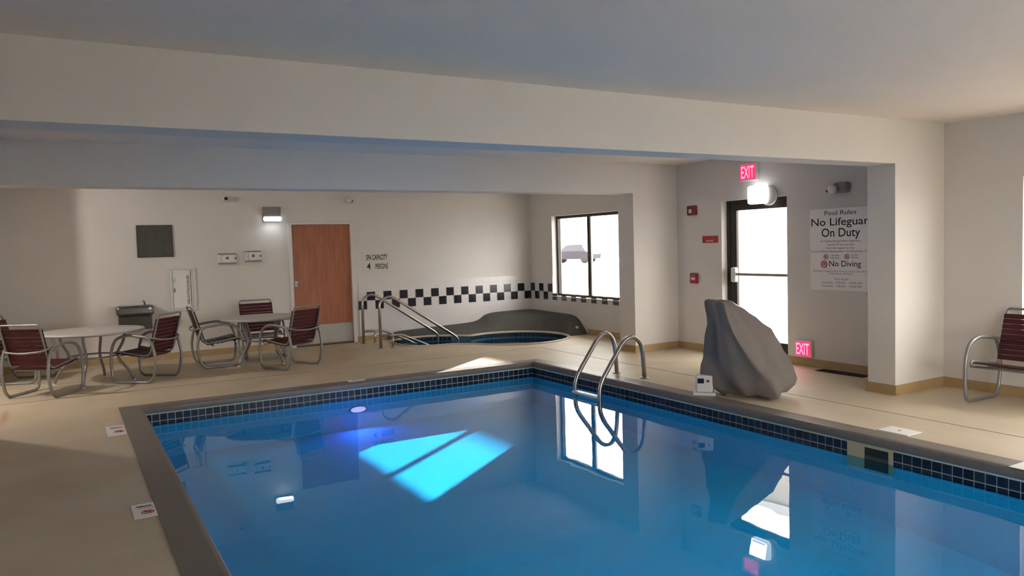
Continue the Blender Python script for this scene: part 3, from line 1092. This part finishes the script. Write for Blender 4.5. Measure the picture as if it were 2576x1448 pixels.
# ------------------------------------------------------------------ pool lift under its cover
def lift():
    # silhouette measured in height z: lateral left / crease / right offsets and depth, in a frame whose
    # lateral axis runs along u and whose depth axis runs along v
    c0 = Vector((5.80, 5.42, 0))
    v = Vector((.734, .679, 0))
    u = Vector((.679, -.734, 0))
    # z, left, crease, right, front depth, how far back the right corner sits, back depth
    L = [(.02, -.22, .30, .42, .26, .05, .24), (.06, -.34, .31, .53, .28, .10, .28), (.15, -.390, .27, .575, .28, .14, .32), (.245, -.385, .21, .525, .27, .16, .33), (.36, -.368, .11, .465, .25, .17, .32),
         (.515, -.350, .01, .385, .23, .17, .29), (.65, -.332, -.07, .30, .21, .16, .25), (.785, -.336, -.12, .12, .18, .12, .20), (.86, -.345, -.14, .03, .16, .09, .16), (.916, -.352, -.15, -.06, .14, .06, .13),
         (.95, -.352, -.17, -.10, .12, .04, .11), (.962, -.335, -.19, -.13, .08, .02, .07)]
    mb = MB()
    rings = []
    N = 48
    rnd = random.Random(3)
    ph = [rnd.uniform(0, 6.28) for _ in range(6)]
    for (z, l, k, r_, fd, rb, bd) in L:
        # control polygon: left, crease (towards viewer), right, back
        mid_ = (l + r_) / 2
        C = [Vector((l, 0)), Vector((l * .52 + k * .48, -fd * .62)), Vector((k, -fd)), Vector((k * .5 + r_ * .5, -fd * .45 + rb * .5)), Vector((r_, rb)), Vector((r_ * .6 + mid_ * .4, bd * .9)), Vector((mid_, bd)), Vector((l * .75 + mid_ * .25, bd * .7))]
        ring = []
        for j in range(N):
            s = j / N * 8
            i = int(s)
            f_ = s - i
            p0, p1, p2, p3 = C[(i - 1) % 8], C[i % 8], C[(i + 1) % 8], C[(i + 2) % 8]
            tns = .22
            m1, m2 = (p2 - p0) * tns, (p3 - p1) * tns
            h1, h2, h3, h4 = 2 * f_**3 - 3 * f_**2 + 1, f_**3 - 2 * f_**2 + f_, -2 * f_**3 + 3 * f_**2, f_**3 - f_**2
            q = p1 * h1 + m1 * h2 + p2 * h3 + m2 * h4
            # hanging folds, deeper towards the hem
            amp = .019 * (1 - z / 1.1)
            fold = amp * (math.sin(j / N * 2 * math.pi * 7 + ph[0] + z * 3) + .7 * math.sin(j / N * 2 * math.pi * 13 + ph[1] - z * 5))
            ctr = Vector((mid_, 0))
            d = (q - ctr)
            if d.length > 1e-6:
                q = q + d.normalized() * fold
            P = c0 + u * q.x + v * q.y
            zz = z
            if z < .1:
                zz = z + .02 * (1 + math.sin(j / N * 2 * math.pi * 5 + ph[2])) * .5 + max(0, q.x - .3) * .28
            ring.append(mb.bm.verts.new((P.x, P.y, zz)))
        rings.append(ring)
    for A, C in zip(rings, rings[1:]):
        for j in range(N):
            fc = mb.bm.faces.new((A[j], A[(j + 1) % N], C[(j + 1) % N], C[j]))
            fc.smooth = True
    mb.bm.faces.new(rings[-1])
    t = tag(empty('pool_lift', (c0.x, c0.y, 0)), 'pool lift draped in a grey fabric cover beside the ladder', 'pool lift')
    o = mb.build('fabric_cover', 'cover', t)
    o.matrix_parent_inverse = Matrix.Translation((-c0.x, -c0.y, 0))
    md = o.modifiers.new('soft', 'SUBSURF')
    md.levels = md.render_levels = 1
    tx = bpy.data.textures.new('wrinkles', 'CLOUDS')
    tx.noise_scale = .2
    dm = o.modifiers.new('wrinkles', 'DISPLACE')
    dm.texture = tx
    dm.strength = .065
    dm.mid_level = .5
    # base frame and white control box
    bf = MB()
    bf.box(-.16, .08, -.05, .10, 0.0, .04, .008).box(-.16, -.08, -.02, .06, .04, .70, .01)
    b_ = bf.build('base_frame', 'dull_steel', t)
    b_.rotation_euler = (0, 0, math.radians(-47))
    bx = MB()
    bx.box(-.085, .085, -.075, .075, .03, .205, .018)
    cbx = bx.build('control_box', 'white_plastic', t)
    cbx.location = (-.245, .275, 0)
    cbx.rotation_euler = (0, 0, math.radians(-44))
    MB().box(-.065, -.002, -.082, -.074, .125, .175, .003).build('display', 'black', cbx)
    MB().lathe([(.012, 0), (.012, -.012), (.006, -.015)], (.04, -.074, .15), 12, 'y').build('button', 'red', cbx)
    MB().box(-.11, .11, -.10, .10, 0, .03, .006).build('box_foot', 'white_plastic', cbx)
    return t


lift()

# ------------------------------------------------------------------ things on the end wall


def on_back(name, x, z, lab, cat, group=None):
    return tag(empty(name, (x, B, z)), lab, cat, group)


# drinking fountain
t = on_back('drinking_fountain', .87, .5, 'steel drinking fountain on the wall behind the left table', 'drinking fountain')
bs = MB()
bs.box(-.245, .245, -.30, -.002, .205, .345, .035)
bas = bs.build('basin', 'fount', t)
bw = MB()
bw.lathe([(.14, .346), (.125, .3465), (.09, .347), (.01, .3472)], (-.03, -.16, 0), 28)
bw.build('bowl_rim', 'steel', t)
MB().box(-.215, .215, -.25, -.002, .0, .205, .01).build('lower_panel', 'fount_box', t)
MB().tube(fillet([(.14, -.09, .34), (.14, -.09, .40), (.11, -.13, .405)], .03, 4), .011, 8).build('spout', 'steel', t)
MB().lathe([(.025, .0), (.025, -.012), (.018, -.018)], (.19, -.30, .30), 16, 'y').build('push_button', 'steel', t)

# grille
t = on_back('wall_vent', 1.20, 1.54, 'dark square air grille high on the wall left of the door', 'vent')
f = MB()
f.box(-.245, .245, -.014, -.001, 0, .475)
f.build('back_plate', 'black', t)
f = MB()
f.box(-.245, .245, -.022, -.014, 0, .018).box(-.245, .245, -.022, -.014, .457, .475).box(-.245, -.227, -.022, -.014, .018, .457).box(.227, .245, -.022, -.014, .018, .457)
f.build('frame', 'vent_dark', t)
f = MB()
for k in range(30):
    xk = -.221 + k * .01525
    f.box(xk, xk + .0065, -.020, -.012, .018, .457)
o = f.build('slats', 'vent_slat', t)
o['kind'] = 'stuff'

# extinguisher cabinet
t = on_back('extinguisher_cabinet', 1.553, .722, 'white framed fire extinguisher cabinet with upright lettering between vent and table', 'cabinet')
f = MB()
f.box(-.18, .18, -.03, -.001, 0, .03, .006).box(-.18, .18, -.03, -.001, .615, .645, .006).box(-.18, -.145, -.03, -.001, .03, .615, .006).box(.145, .18, -.03, -.001, .03, .615, .006)
f.build('frame', 'white_trim', t)
cdp = MB().box(-.142, .142, -.018, -.004, .033, .612, .003).build('door_panel', 'white_plastic', t)
MB().box(.108, .116, -.026, -.018, .05, .60, .002).build('edge_bar', 'grey_ink', t)
MB().box(-.128, -.110, -.034, -.018, .28, .34, .004).build('latch', 'grey_ink', cdp)
o = letters('FIRE EXTINGUISHER', .052, 'dark_red', cdp, (.09, -.0185, .31), (math.radians(90), math.radians(-90), 0), xs=.95, bold=.001)
o = letters('PULL', .035, 'ink', cdp, (-.105, -.0185, .46), (math.radians(90), math.radians(-90), 0), xs=1.0)


# two covered thermostats
def thermostat(x, z, w_, h_, lab):
    t = on_back('thermostat', x, z, lab, 'thermostat', 'covered thermostats on the end wall')
    MB().box(-w_ / 2, w_ / 2, -.012, -.001, 0, h_, .004).build('back_plate', 'white_plastic', t)
    MB().box(-w_ / 2 + .06, w_ / 2 - .02, -.05, -.012, .025, h_ - .025, .006).build('body', 'white_plastic', t)
    MB().box(-.02, .022, -.054, -.049, h_ * .42, h_ * .66, .003).build('display', 'grey_ink', t)
    g = MB()
    g.box(-w_ / 2, w_ / 2, -.07, -.012, h_ - .016, h_, .004).box(-w_ / 2, w_ / 2, -.07, -.012, 0, .016, .004)
    g.build('guard', 'housing_grey', t)
    MB().lathe([(.011, -.05), (.011, -.074), (.007, -.076)], (w_ / 2 - .016, 0, h_ * .5), 12, 'y').build('key_lock', 'ink', t)


thermostat(2.205, 1.403, .27, .166, 'lower left one of two guarded thermostats left of the door')
thermostat(2.595, 1.425, .25, .172, 'upper right one of two guarded thermostats nearest the door')


# emergency lamp (lit) on the end wall
def lamp_light(parent, loc, rot, sx, sy, en, col=(.86, .92, 1.0)):
    d = bpy.data.lights.new('lamp_glow', 'AREA')
    d.shape = 'RECTANGLE'
    d.size, d.size_y = sx, sy
    d.energy = en
    d.color = col
    o = bpy.data.objects.new('lamp_glow', d)
    COL.objects.link(o)
    o.parent = parent
    o.location = loc
    o.rotation_euler = rot


t = on_back('emergency_light', 2.91, 2.03, 'lit emergency light with grey housing left above the wooden door', 'emergency light')
f = MB()
f.prism([(-.14, -.001, .10), (-.14, -.09, .10), (-.13, -.07, .255), (-.13, -.001, .255)], (.27, 0, 0))
f.build('housing', 'housing_grey', t)
f = MB()
f.box(-.14, .145, -.115, -.045, .025, .10, .028)
f.build('lens', 'lamp_on', t)
MB().box(-.135, .135, -.045, -.001, .02, .105, .01).build('back_shell', 'housing_grey', t)
lamp_light(t, (0, -.14, .02), (math.radians(-15), 0, 0), .22, .05, 0.45)


# cameras on the end wall
t = on_back('security_camera', 2.217, 2.36, 'small white camera with black lens high above the thermostats', 'camera')
MB().box(-.055, .055, -.02, -.001, .0, .10, .012).build('mount', 'white_plastic', t)
MB().box(-.042, .042, -.11, -.018, .008, .088, .02).build('body', 'white_plastic', t)
MB().lathe([(.027, -.105), (.027, -.116), (.018, -.118)], (0, 0, .047), 20, 'y').build('lens', 'black', t)
t = on_back('motion_sensor', 4.20, 2.345, 'small white ceiling-height sensor right above the wooden door', 'sensor')
MB().lathe([(.05, -.001), (.05, -.03), (.04, -.06), (.015, -.072)], (0, 0, .045), 24, 'y').build('dome', 'white_plastic', t)
o = MB().box(-.022, .022, -.012, 0, -.007, .007, .003).build('sensor_slot', 'ink', t)
o.location = (.04, -.05, .03)
o.rotation_euler = (0, math.radians(-40), math.radians(20))

# spa capacity sign
t = on_back('spa_sign', 4.645, 1.17, 'cream board reading SPA CAPACITY 4 PERSONS right of the door', 'sign')
sbd = MB().box(-.235, .235, -.008, -.001, 0, .335, .002).build('board', 'spa_board', t)
fit_letters('SPA CAPACITY', .385, .085, 'ink', t, (.01, -.0092, .215), ROT_BACK, .02)
fit_letters('4', .068, .105, 'ink', t, (-.14, -.0092, .055), ROT_BACK, .02)
fit_letters('PERSONS', .225, .085, 'ink', t, (.095, -.0092, .06), ROT_BACK, .02)


# ------------------------------------------------------------------ things on the right wall
def on_right(name, y, z, lab, cat, group=None):
    return tag(empty(name, (W, y, z)), lab, cat, group)


t = on_right('alarm_strobe', 8.12, 1.92, 'dark red fire alarm strobe high on the wall beside the exit door', 'fire alarm')
MB().box(-.05, -.001, -.082, .082, 0, .135, .01).build('body', 'dark_red', t)
MB().box(-.066, -.048, -.025, .03, .03, .085, .008).build('strobe_lens', 'white_plastic', t)
t = on_right('alarm_pull_station', 8.10, .955, 'red fire alarm pull station low on the wall beside the exit door', 'fire alarm')
MB().box(-.045, -.001, -.065, .065, 0, .145, .008).build('body', 'red', t)
MB().box(-.058, -.044, -.045, .03, .05, .085, .004).build('pull_handle', 'white_plastic', t)
MB().box(-.052, -.044, -.045, .04, .1, .13, .003).build('label_plate', 'grey_ink', t)
t = on_right('red_placard', 7.795, 1.523, 'small red warning placard left of the exit door', 'sign')
MB().box(-.006, -.001, -.15, .15, 0, .097, .002).build('plate', 'red', t)
letters('EMERGENCY', .045, 'red_ink', t, (-.0065, 0, .054), ROT_RIGHT, xs=.95)
letters('EXIT ONLY', .036, 'sign_white', t, (-.0065, 0, .016), ROT_RIGHT, xs=.8)


def exit_sign(y, z, w_, h_, lab):
    t = on_right('exit_sign', y, z, lab, 'exit sign', 'red lit exit signs')
    MB().box(-.05, -.001, -w_ / 2 - .018, w_ / 2 + .018, -.018, h_ + .018, .008).build('housing', 'white_plastic', t)
    fc_ = MB().box(-.054, -.049, -w_ / 2, w_ / 2, 0, h_, .002).build('face', 'exit_face', t)
    fit_letters('EXIT', w_ * .86, h_ * .78, 'exit_letter', fc_, (-.0548, 0, h_ * .11), ROT_RIGHT, .012)
    lamp_light(t, (-.09, 0, h_ / 2), (0, math.radians(90), 0), h_, w_, .1, (1.0, .05, .12))


exit_sign(7.065, 2.33, .25, .19, 'glowing red EXIT sign above the exit door')
exit_sign(6.227, .125, .215, .172, 'glowing red EXIT sign near the floor right of the exit door')

# blinding emergency light above the exit door
t = on_right('emergency_light', 6.88, 2.005, 'brightly lit white emergency light over the exit door', 'emergency light')
MB().lathe([(.125, -.001), (.125, -.03), (.11, -.045), (.02, -.05)], (0, -.125, .10), 32, 'x').build('round_base', 'white_plastic', t)
MB().box(-.12, -.012, -.135, .145, .0, .235, .03).build('lens', 'lamp_on', t)
lamp_light(t, (-.135, 0, .11), (0, math.radians(78), 0), .2, .26, 1.5)
# unlit emergency head next to the rules sign
t = on_right('emergency_light', 5.73, 2.06, 'unlit grey emergency light head above the pool rules sign', 'emergency light')
MB().box(-.07, -.001, -.13, .05, .0, .12, .02).build('housing', 'housing_grey', t)
MB().lathe([(.05, -.07), (.055, -.10), (.048, -.115), (.01, -.118)], (0, .04, .045), 20, 'x').build('lamp_head', 'white_plastic', t)
MB().lathe([(.016, -.04), (.016, -.09), (.01, -.092)], (0, .115, .03), 12, 'x').build('test_lamp', 'black', t)

# pool rules sign
SY0, SY1, SZ0, SZ1 = 5.27, 6.142, .934, 1.89
t = on_right('pool_rules_sign', (SY0 + SY1) / 2, SZ0, 'white Pool Rules board reading No Lifeguard On Duty, No Diving', 'sign')
hw = (SY1 - SY0) / 2
H = SZ1 - SZ0
YC = (SY0 + SY1) / 2
brd = MB().box(-.010, -.001, -hw, hw, 0, H, .002).build('board', 'sign_white', t)
XS = -.0112


def sg(txt, ya, yb, z, h, m_='ink', bold=0.0):
    """world Y of the first and last letter edge, world z of the base line, cap height"""
    fit_letters(txt, abs(ya - yb), h, m_, brd, (XS, (ya + yb) / 2 - YC, z - SZ0), ROT_RIGHT, bold)


sg('Pool Rules', 5.937, 5.521, 1.812, .052, 'ink')
sg('No Lifeguard', 6.123, 5.292, 1.692, .086, 'ink', .008)
sg('On Duty', 5.980, 5.471, 1.562, .096, 'ink', .008)
sg('No Children Allowed Without Supervision', 5.995, 5.467, 1.500, .021, 'grey_ink')
sg('Use Pool At Your Own Risk', 5.903, 5.553, 1.458, .021, 'grey_ink')
sg('Pool Is For Guests Use Only', 5.912, 5.548, 1.419, .021, 'grey_ink')
sg('Shower Before Entering Pool. No Breakables In Pool', 6.128, 5.31, 1.381, .020, 'grey_ink')
sg('No Glass', 5.845, 5.745, 1.336, .018, 'grey_ink')
sg('Containers', 5.86, 5.73, 1.306, .018, 'grey_ink')
sg('No Pets', 5.59, 5.50, 1.340, .018, 'grey_ink')
sg('Allowed', 5.59, 5.50, 1.310, .018, 'grey_ink')
sg('No Diving', 5.877, 5.462, 1.216, .066, 'ink', .004)
sg('Maximum Capacity Per Pool Is Listed. Use At Your', 6.101, 5.33, 1.150, .020, 'grey_ink')
sg('Own Risk At All Times', 5.877, 5.571, 1.122, .019, 'grey_ink')
sg('POOL HOURS', 5.809, 5.623, 1.058, .020, 'grey_ink')
for (dn, zz) in (('Weekdays', 1.016), ('Weekends', .976)):
    sg(dn, 5.98, 5.825, zz, .022, 'grey_ink')
    sg('7:00 AM', 5.79, 5.665, zz, .022, 'grey_ink')
    sg('10:00 PM', 5.61, 5.454, zz, .022, 'grey_ink')
for (yw, zw, rr) in ((5.922, 1.327, .026), (5.642, 1.328, .026), (5.946, 1.240, .038)):
    yy, zz = yw - YC, zw - SZ0
    ring = MB()
    ring.tube([(XS, yy + rr * math.cos(2 * math.pi * k / 24), zz + rr * math.sin(2 * math.pi * k / 24)) for k in range(24)], rr * .16, 6, closed=True)
    ring.tube([(XS, yy - rr * .7, zz - rr * .7), (XS, yy + rr * .7, zz + rr * .7)], rr * .13, 6)
    ps = ring.build('prohibition_symbol', 'red_ink', t)
    MB().tube([(XS, yy + rr * .5, zz - rr * .35), (XS, yy, zz + rr * .1), (XS, yy - rr * .5, zz + rr * .45)], rr * .12, 6).build('symbol_figure', 'ink', ps)

# ------------------------------------------------------------------ things on the deck
t = tag(empty('floor_vent', (7.62, 5.61, 0)), 'long dark metal floor grille along the wall below the rules sign', 'vent')
MB().box(-.085, .085, -.31, .31, .0005, .004).build('grille_plate', 'black', t)
for k in range(24):
    y = -.295 + k * .0257
    if k == 0:
        gm = MB().box(-.075, .075, -.006, .006, .004, .008).mesh('bar', 'vent_dark')
    inst(gm, 'bar', t, (0, y, 0))
t = tag(empty('skimmer_lid', (5.675, 3.665, 0)), 'white square skimmer lid on the deck beside the right pool edge', 'lid')
MB().box(-.095, .095, -.13, .13, .0005, .008, .003).build('lid_plate', 'sign_white', t)
MB().lathe([(.012, .0075), (.012, .009), (.004, .0095)], (0, 0, 0), 12).build('finger_hole', 'grey_ink', t)


def marker(x, y, sx, sy, lab, rot=0.0, symbol=True, z=0.0):
    t = tag(empty('depth_marker', (x, y, z), rot), lab, 'depth marker', 'white depth marker tiles at the pool edge')
    MB().box(-sx / 2, sx / 2, -sy / 2, sy / 2, .0006, .004, .001).build('plate', 'sign_white', t)
    MB().box(-sx * .30, sx * .38, sy * .26, sy * .32, .004, .0046).build('dark_bar', 'ink', t)
    MB().lathe([(sx * .07, .004), (sx * .07, .0046)], (-sx * .08, sy * .31, 0), 16).build('dark_dot', 'ink', t)
    letters('NO DIVING', sx * .16, 'grey_ink', t, (sx * .1, sy * .14, .0042), (0, 0, 0), xs=.8)
    if symbol:
        rr = sx * .26
        rg = MB()
        rg.tube([(sx * .14 + rr * math.cos(2 * math.pi * k / 24), -sy * .16 + rr * .95 * math.sin(2 * math.pi * k / 24), .004) for k in range(24)], .004, 6, closed=True)
        rg.tube([(sx * .14 - rr * .7, -sy * .16 + rr * .7, .004), (sx * .14 + rr * .7, -sy * .16 - rr * .7, .004)], .004, 6)
        rg.build('prohibition_symbol', 'red_ink', t)
        MB().tube([(sx * .14 - rr * .5, -sy * .16, .004), (sx * .14 + rr * .5, -sy * .14, .004)], .004, 6).build('symbol_figure', 'ink', t)
    return t


marker(.335, 7.71, .15, .43, 'white marker tile on the left deck nearest the far pool corner')
marker(.352, 5.16, .13, .29, 'white marker tile with red prohibition symbol in the left foreground')
marker(2.95, 8.80, .21, .10, 'white marker tile at the middle of the far pool edge', 0, False, .007)
marker(5.45, 2.60, .16, .22, 'white marker tile cut off at the right edge of the near deck', math.radians(-90), False, .006)

# ------------------------------------------------------------------ lamp of the side hallway, out of view on the left
t = tag(empty('ceiling_lamp', (-1.97, 10.1, ZC)), 'round ceiling lamp in the side hallway beyond the left edge', 'lamp')
MB().lathe([(.11, 0), (.11, -.03), (.09, -.04)], n=28).build('lamp_base', 'white_plastic', t)
MB().lathe([(.085, -.04), (.085, -.07), (.05, -.10), (.01, -.105)], n=28).build('lamp_glass', 'lamp_white', t)
d = bpy.data.lights.new('hall_lamp_light', 'POINT')
d.energy = 105
d.color = (1.0, .95, .88)
d.shadow_soft_size = .07
o = bpy.data.objects.new('hall_lamp_light', d)
COL.objects.link(o)
o.parent = t
o.location = (0, 0, -.22)

# ------------------------------------------------------------------ outside
tag(MB().box(W + T, W + T + .75, YF - T - .7, B + T + .7, 2.72, 2.86).build('trim_3', 'white_trim'), 'roof eave added outside above the windows to hold back high sky light', 'eave', kind='structure')  # unseen eave, added to cut the high sky light reaching the windows
g = MB()
g.poly([(W + T, -60, -.12), (120, -60, -.12), (120, 120, -.12), (W + T, 120, -.12)])
g.poly([(-60, -60, -.12), (W + T, -60, -.12), (W + T, YF - T - .01, -.12), (-60, YF - T - .01, -.12)])
g.poly([(-60, B + T + .01, -.12), (W + T, B + T + .01, -.12), (W + T, 120, -.12), (-60, 120, -.12)])
tag(g.build('ground', 'asphalt'), 'sunlit grey car park outside the windows', 'ground', kind='structure')


def building(name, x0, x1, y0, y1, h, m_, lab, cols, rows):
    t = tag(empty(name, (x0, y0, -.12)), lab, 'building')
    MB().box(0, x1 - x0, 0, y1 - y0, 0, h).build('wall_block', m_, t)
    MB().box(-.15, x1 - x0 + .15, -.15, y1 - y0 + .15, h, h + .25).build('roof_edge', 'white_trim', t)
    wm = MB().box(-.04, .02, -.55, .55, 0, 1.4).mesh('window', 'car_glass')
    for r_ in range(rows):
        for c_ in range(cols):
            inst(wm, 'window', t, (0, (y1 - y0) * (c_ + .5) / cols, 1.0 + 3.0 * r_))
    return t


# a wing added to keep the low part of the sunlight off the windows; its roof edge runs along Y
building('sun_block_wing', 20.0, 27.0, 6.0, 22.2, 6.965, 'stucco', 'pale windowless wing added to block low sun, beyond the exit door glass', 0, 0)
building('far_building', 56.0, 66.0, 74.0, 92.0, 6.0, 'stucco', 'pale block far across the car park behind the parked car', 0, 0)

# parked car seen through the left pane
t = tag(empty('parked_car', (39.0, 55.8, -.12), math.radians(120)), 'dark car parked far outside the spa window', 'car')
body = MB()
body.prism([(-2.2, -.85, .35), (-2.25, -.85, .75), (-2.1, -.85, .95), (-1.0, -.85, 1.0), (1.2, -.85, 1.0), (2.1, -.85, .88), (2.25, -.85, .6), (2.2, -.85, .35)], (0, 1.7, 0))
body.build('body', 'car_paint', t)
cab = MB()
cab.prism([(-1.5, -.74, .98), (-1.15, -.70, 1.52), (.35, -.70, 1.55), (1.15, -.74, .99)], (0, 1.46, 0))
cab.build('cabin', 'car_glass', t)
MB().box(-1.1, .3, -.68, .68, 1.53, 1.58, .02).build('roof', 'car_paint', t)
for x in (-1.4, 1.4):
    for y in (-.78, .78):
        MB().lathe([(.34, -.1), (.34, .1), (.2, .11)], (x, y, .34), 20, 'y').build('wheel', 'rubber', t)
# low block wall and post near the right pane
t = tag(empty('block_wall', (15.6, 19.9, -.12), math.radians(-38)), 'low terracotta block wall outside the right pane of the spa window', 'wall')
MB().box(-1.6, 1.6, -.15, .15, 0, .55, .02).build('wall_body', 'brick_red', t)
MB().box(-.1, .1, -.1, .1, .55, 1.05, .02).build('post', 'brick_red', t)
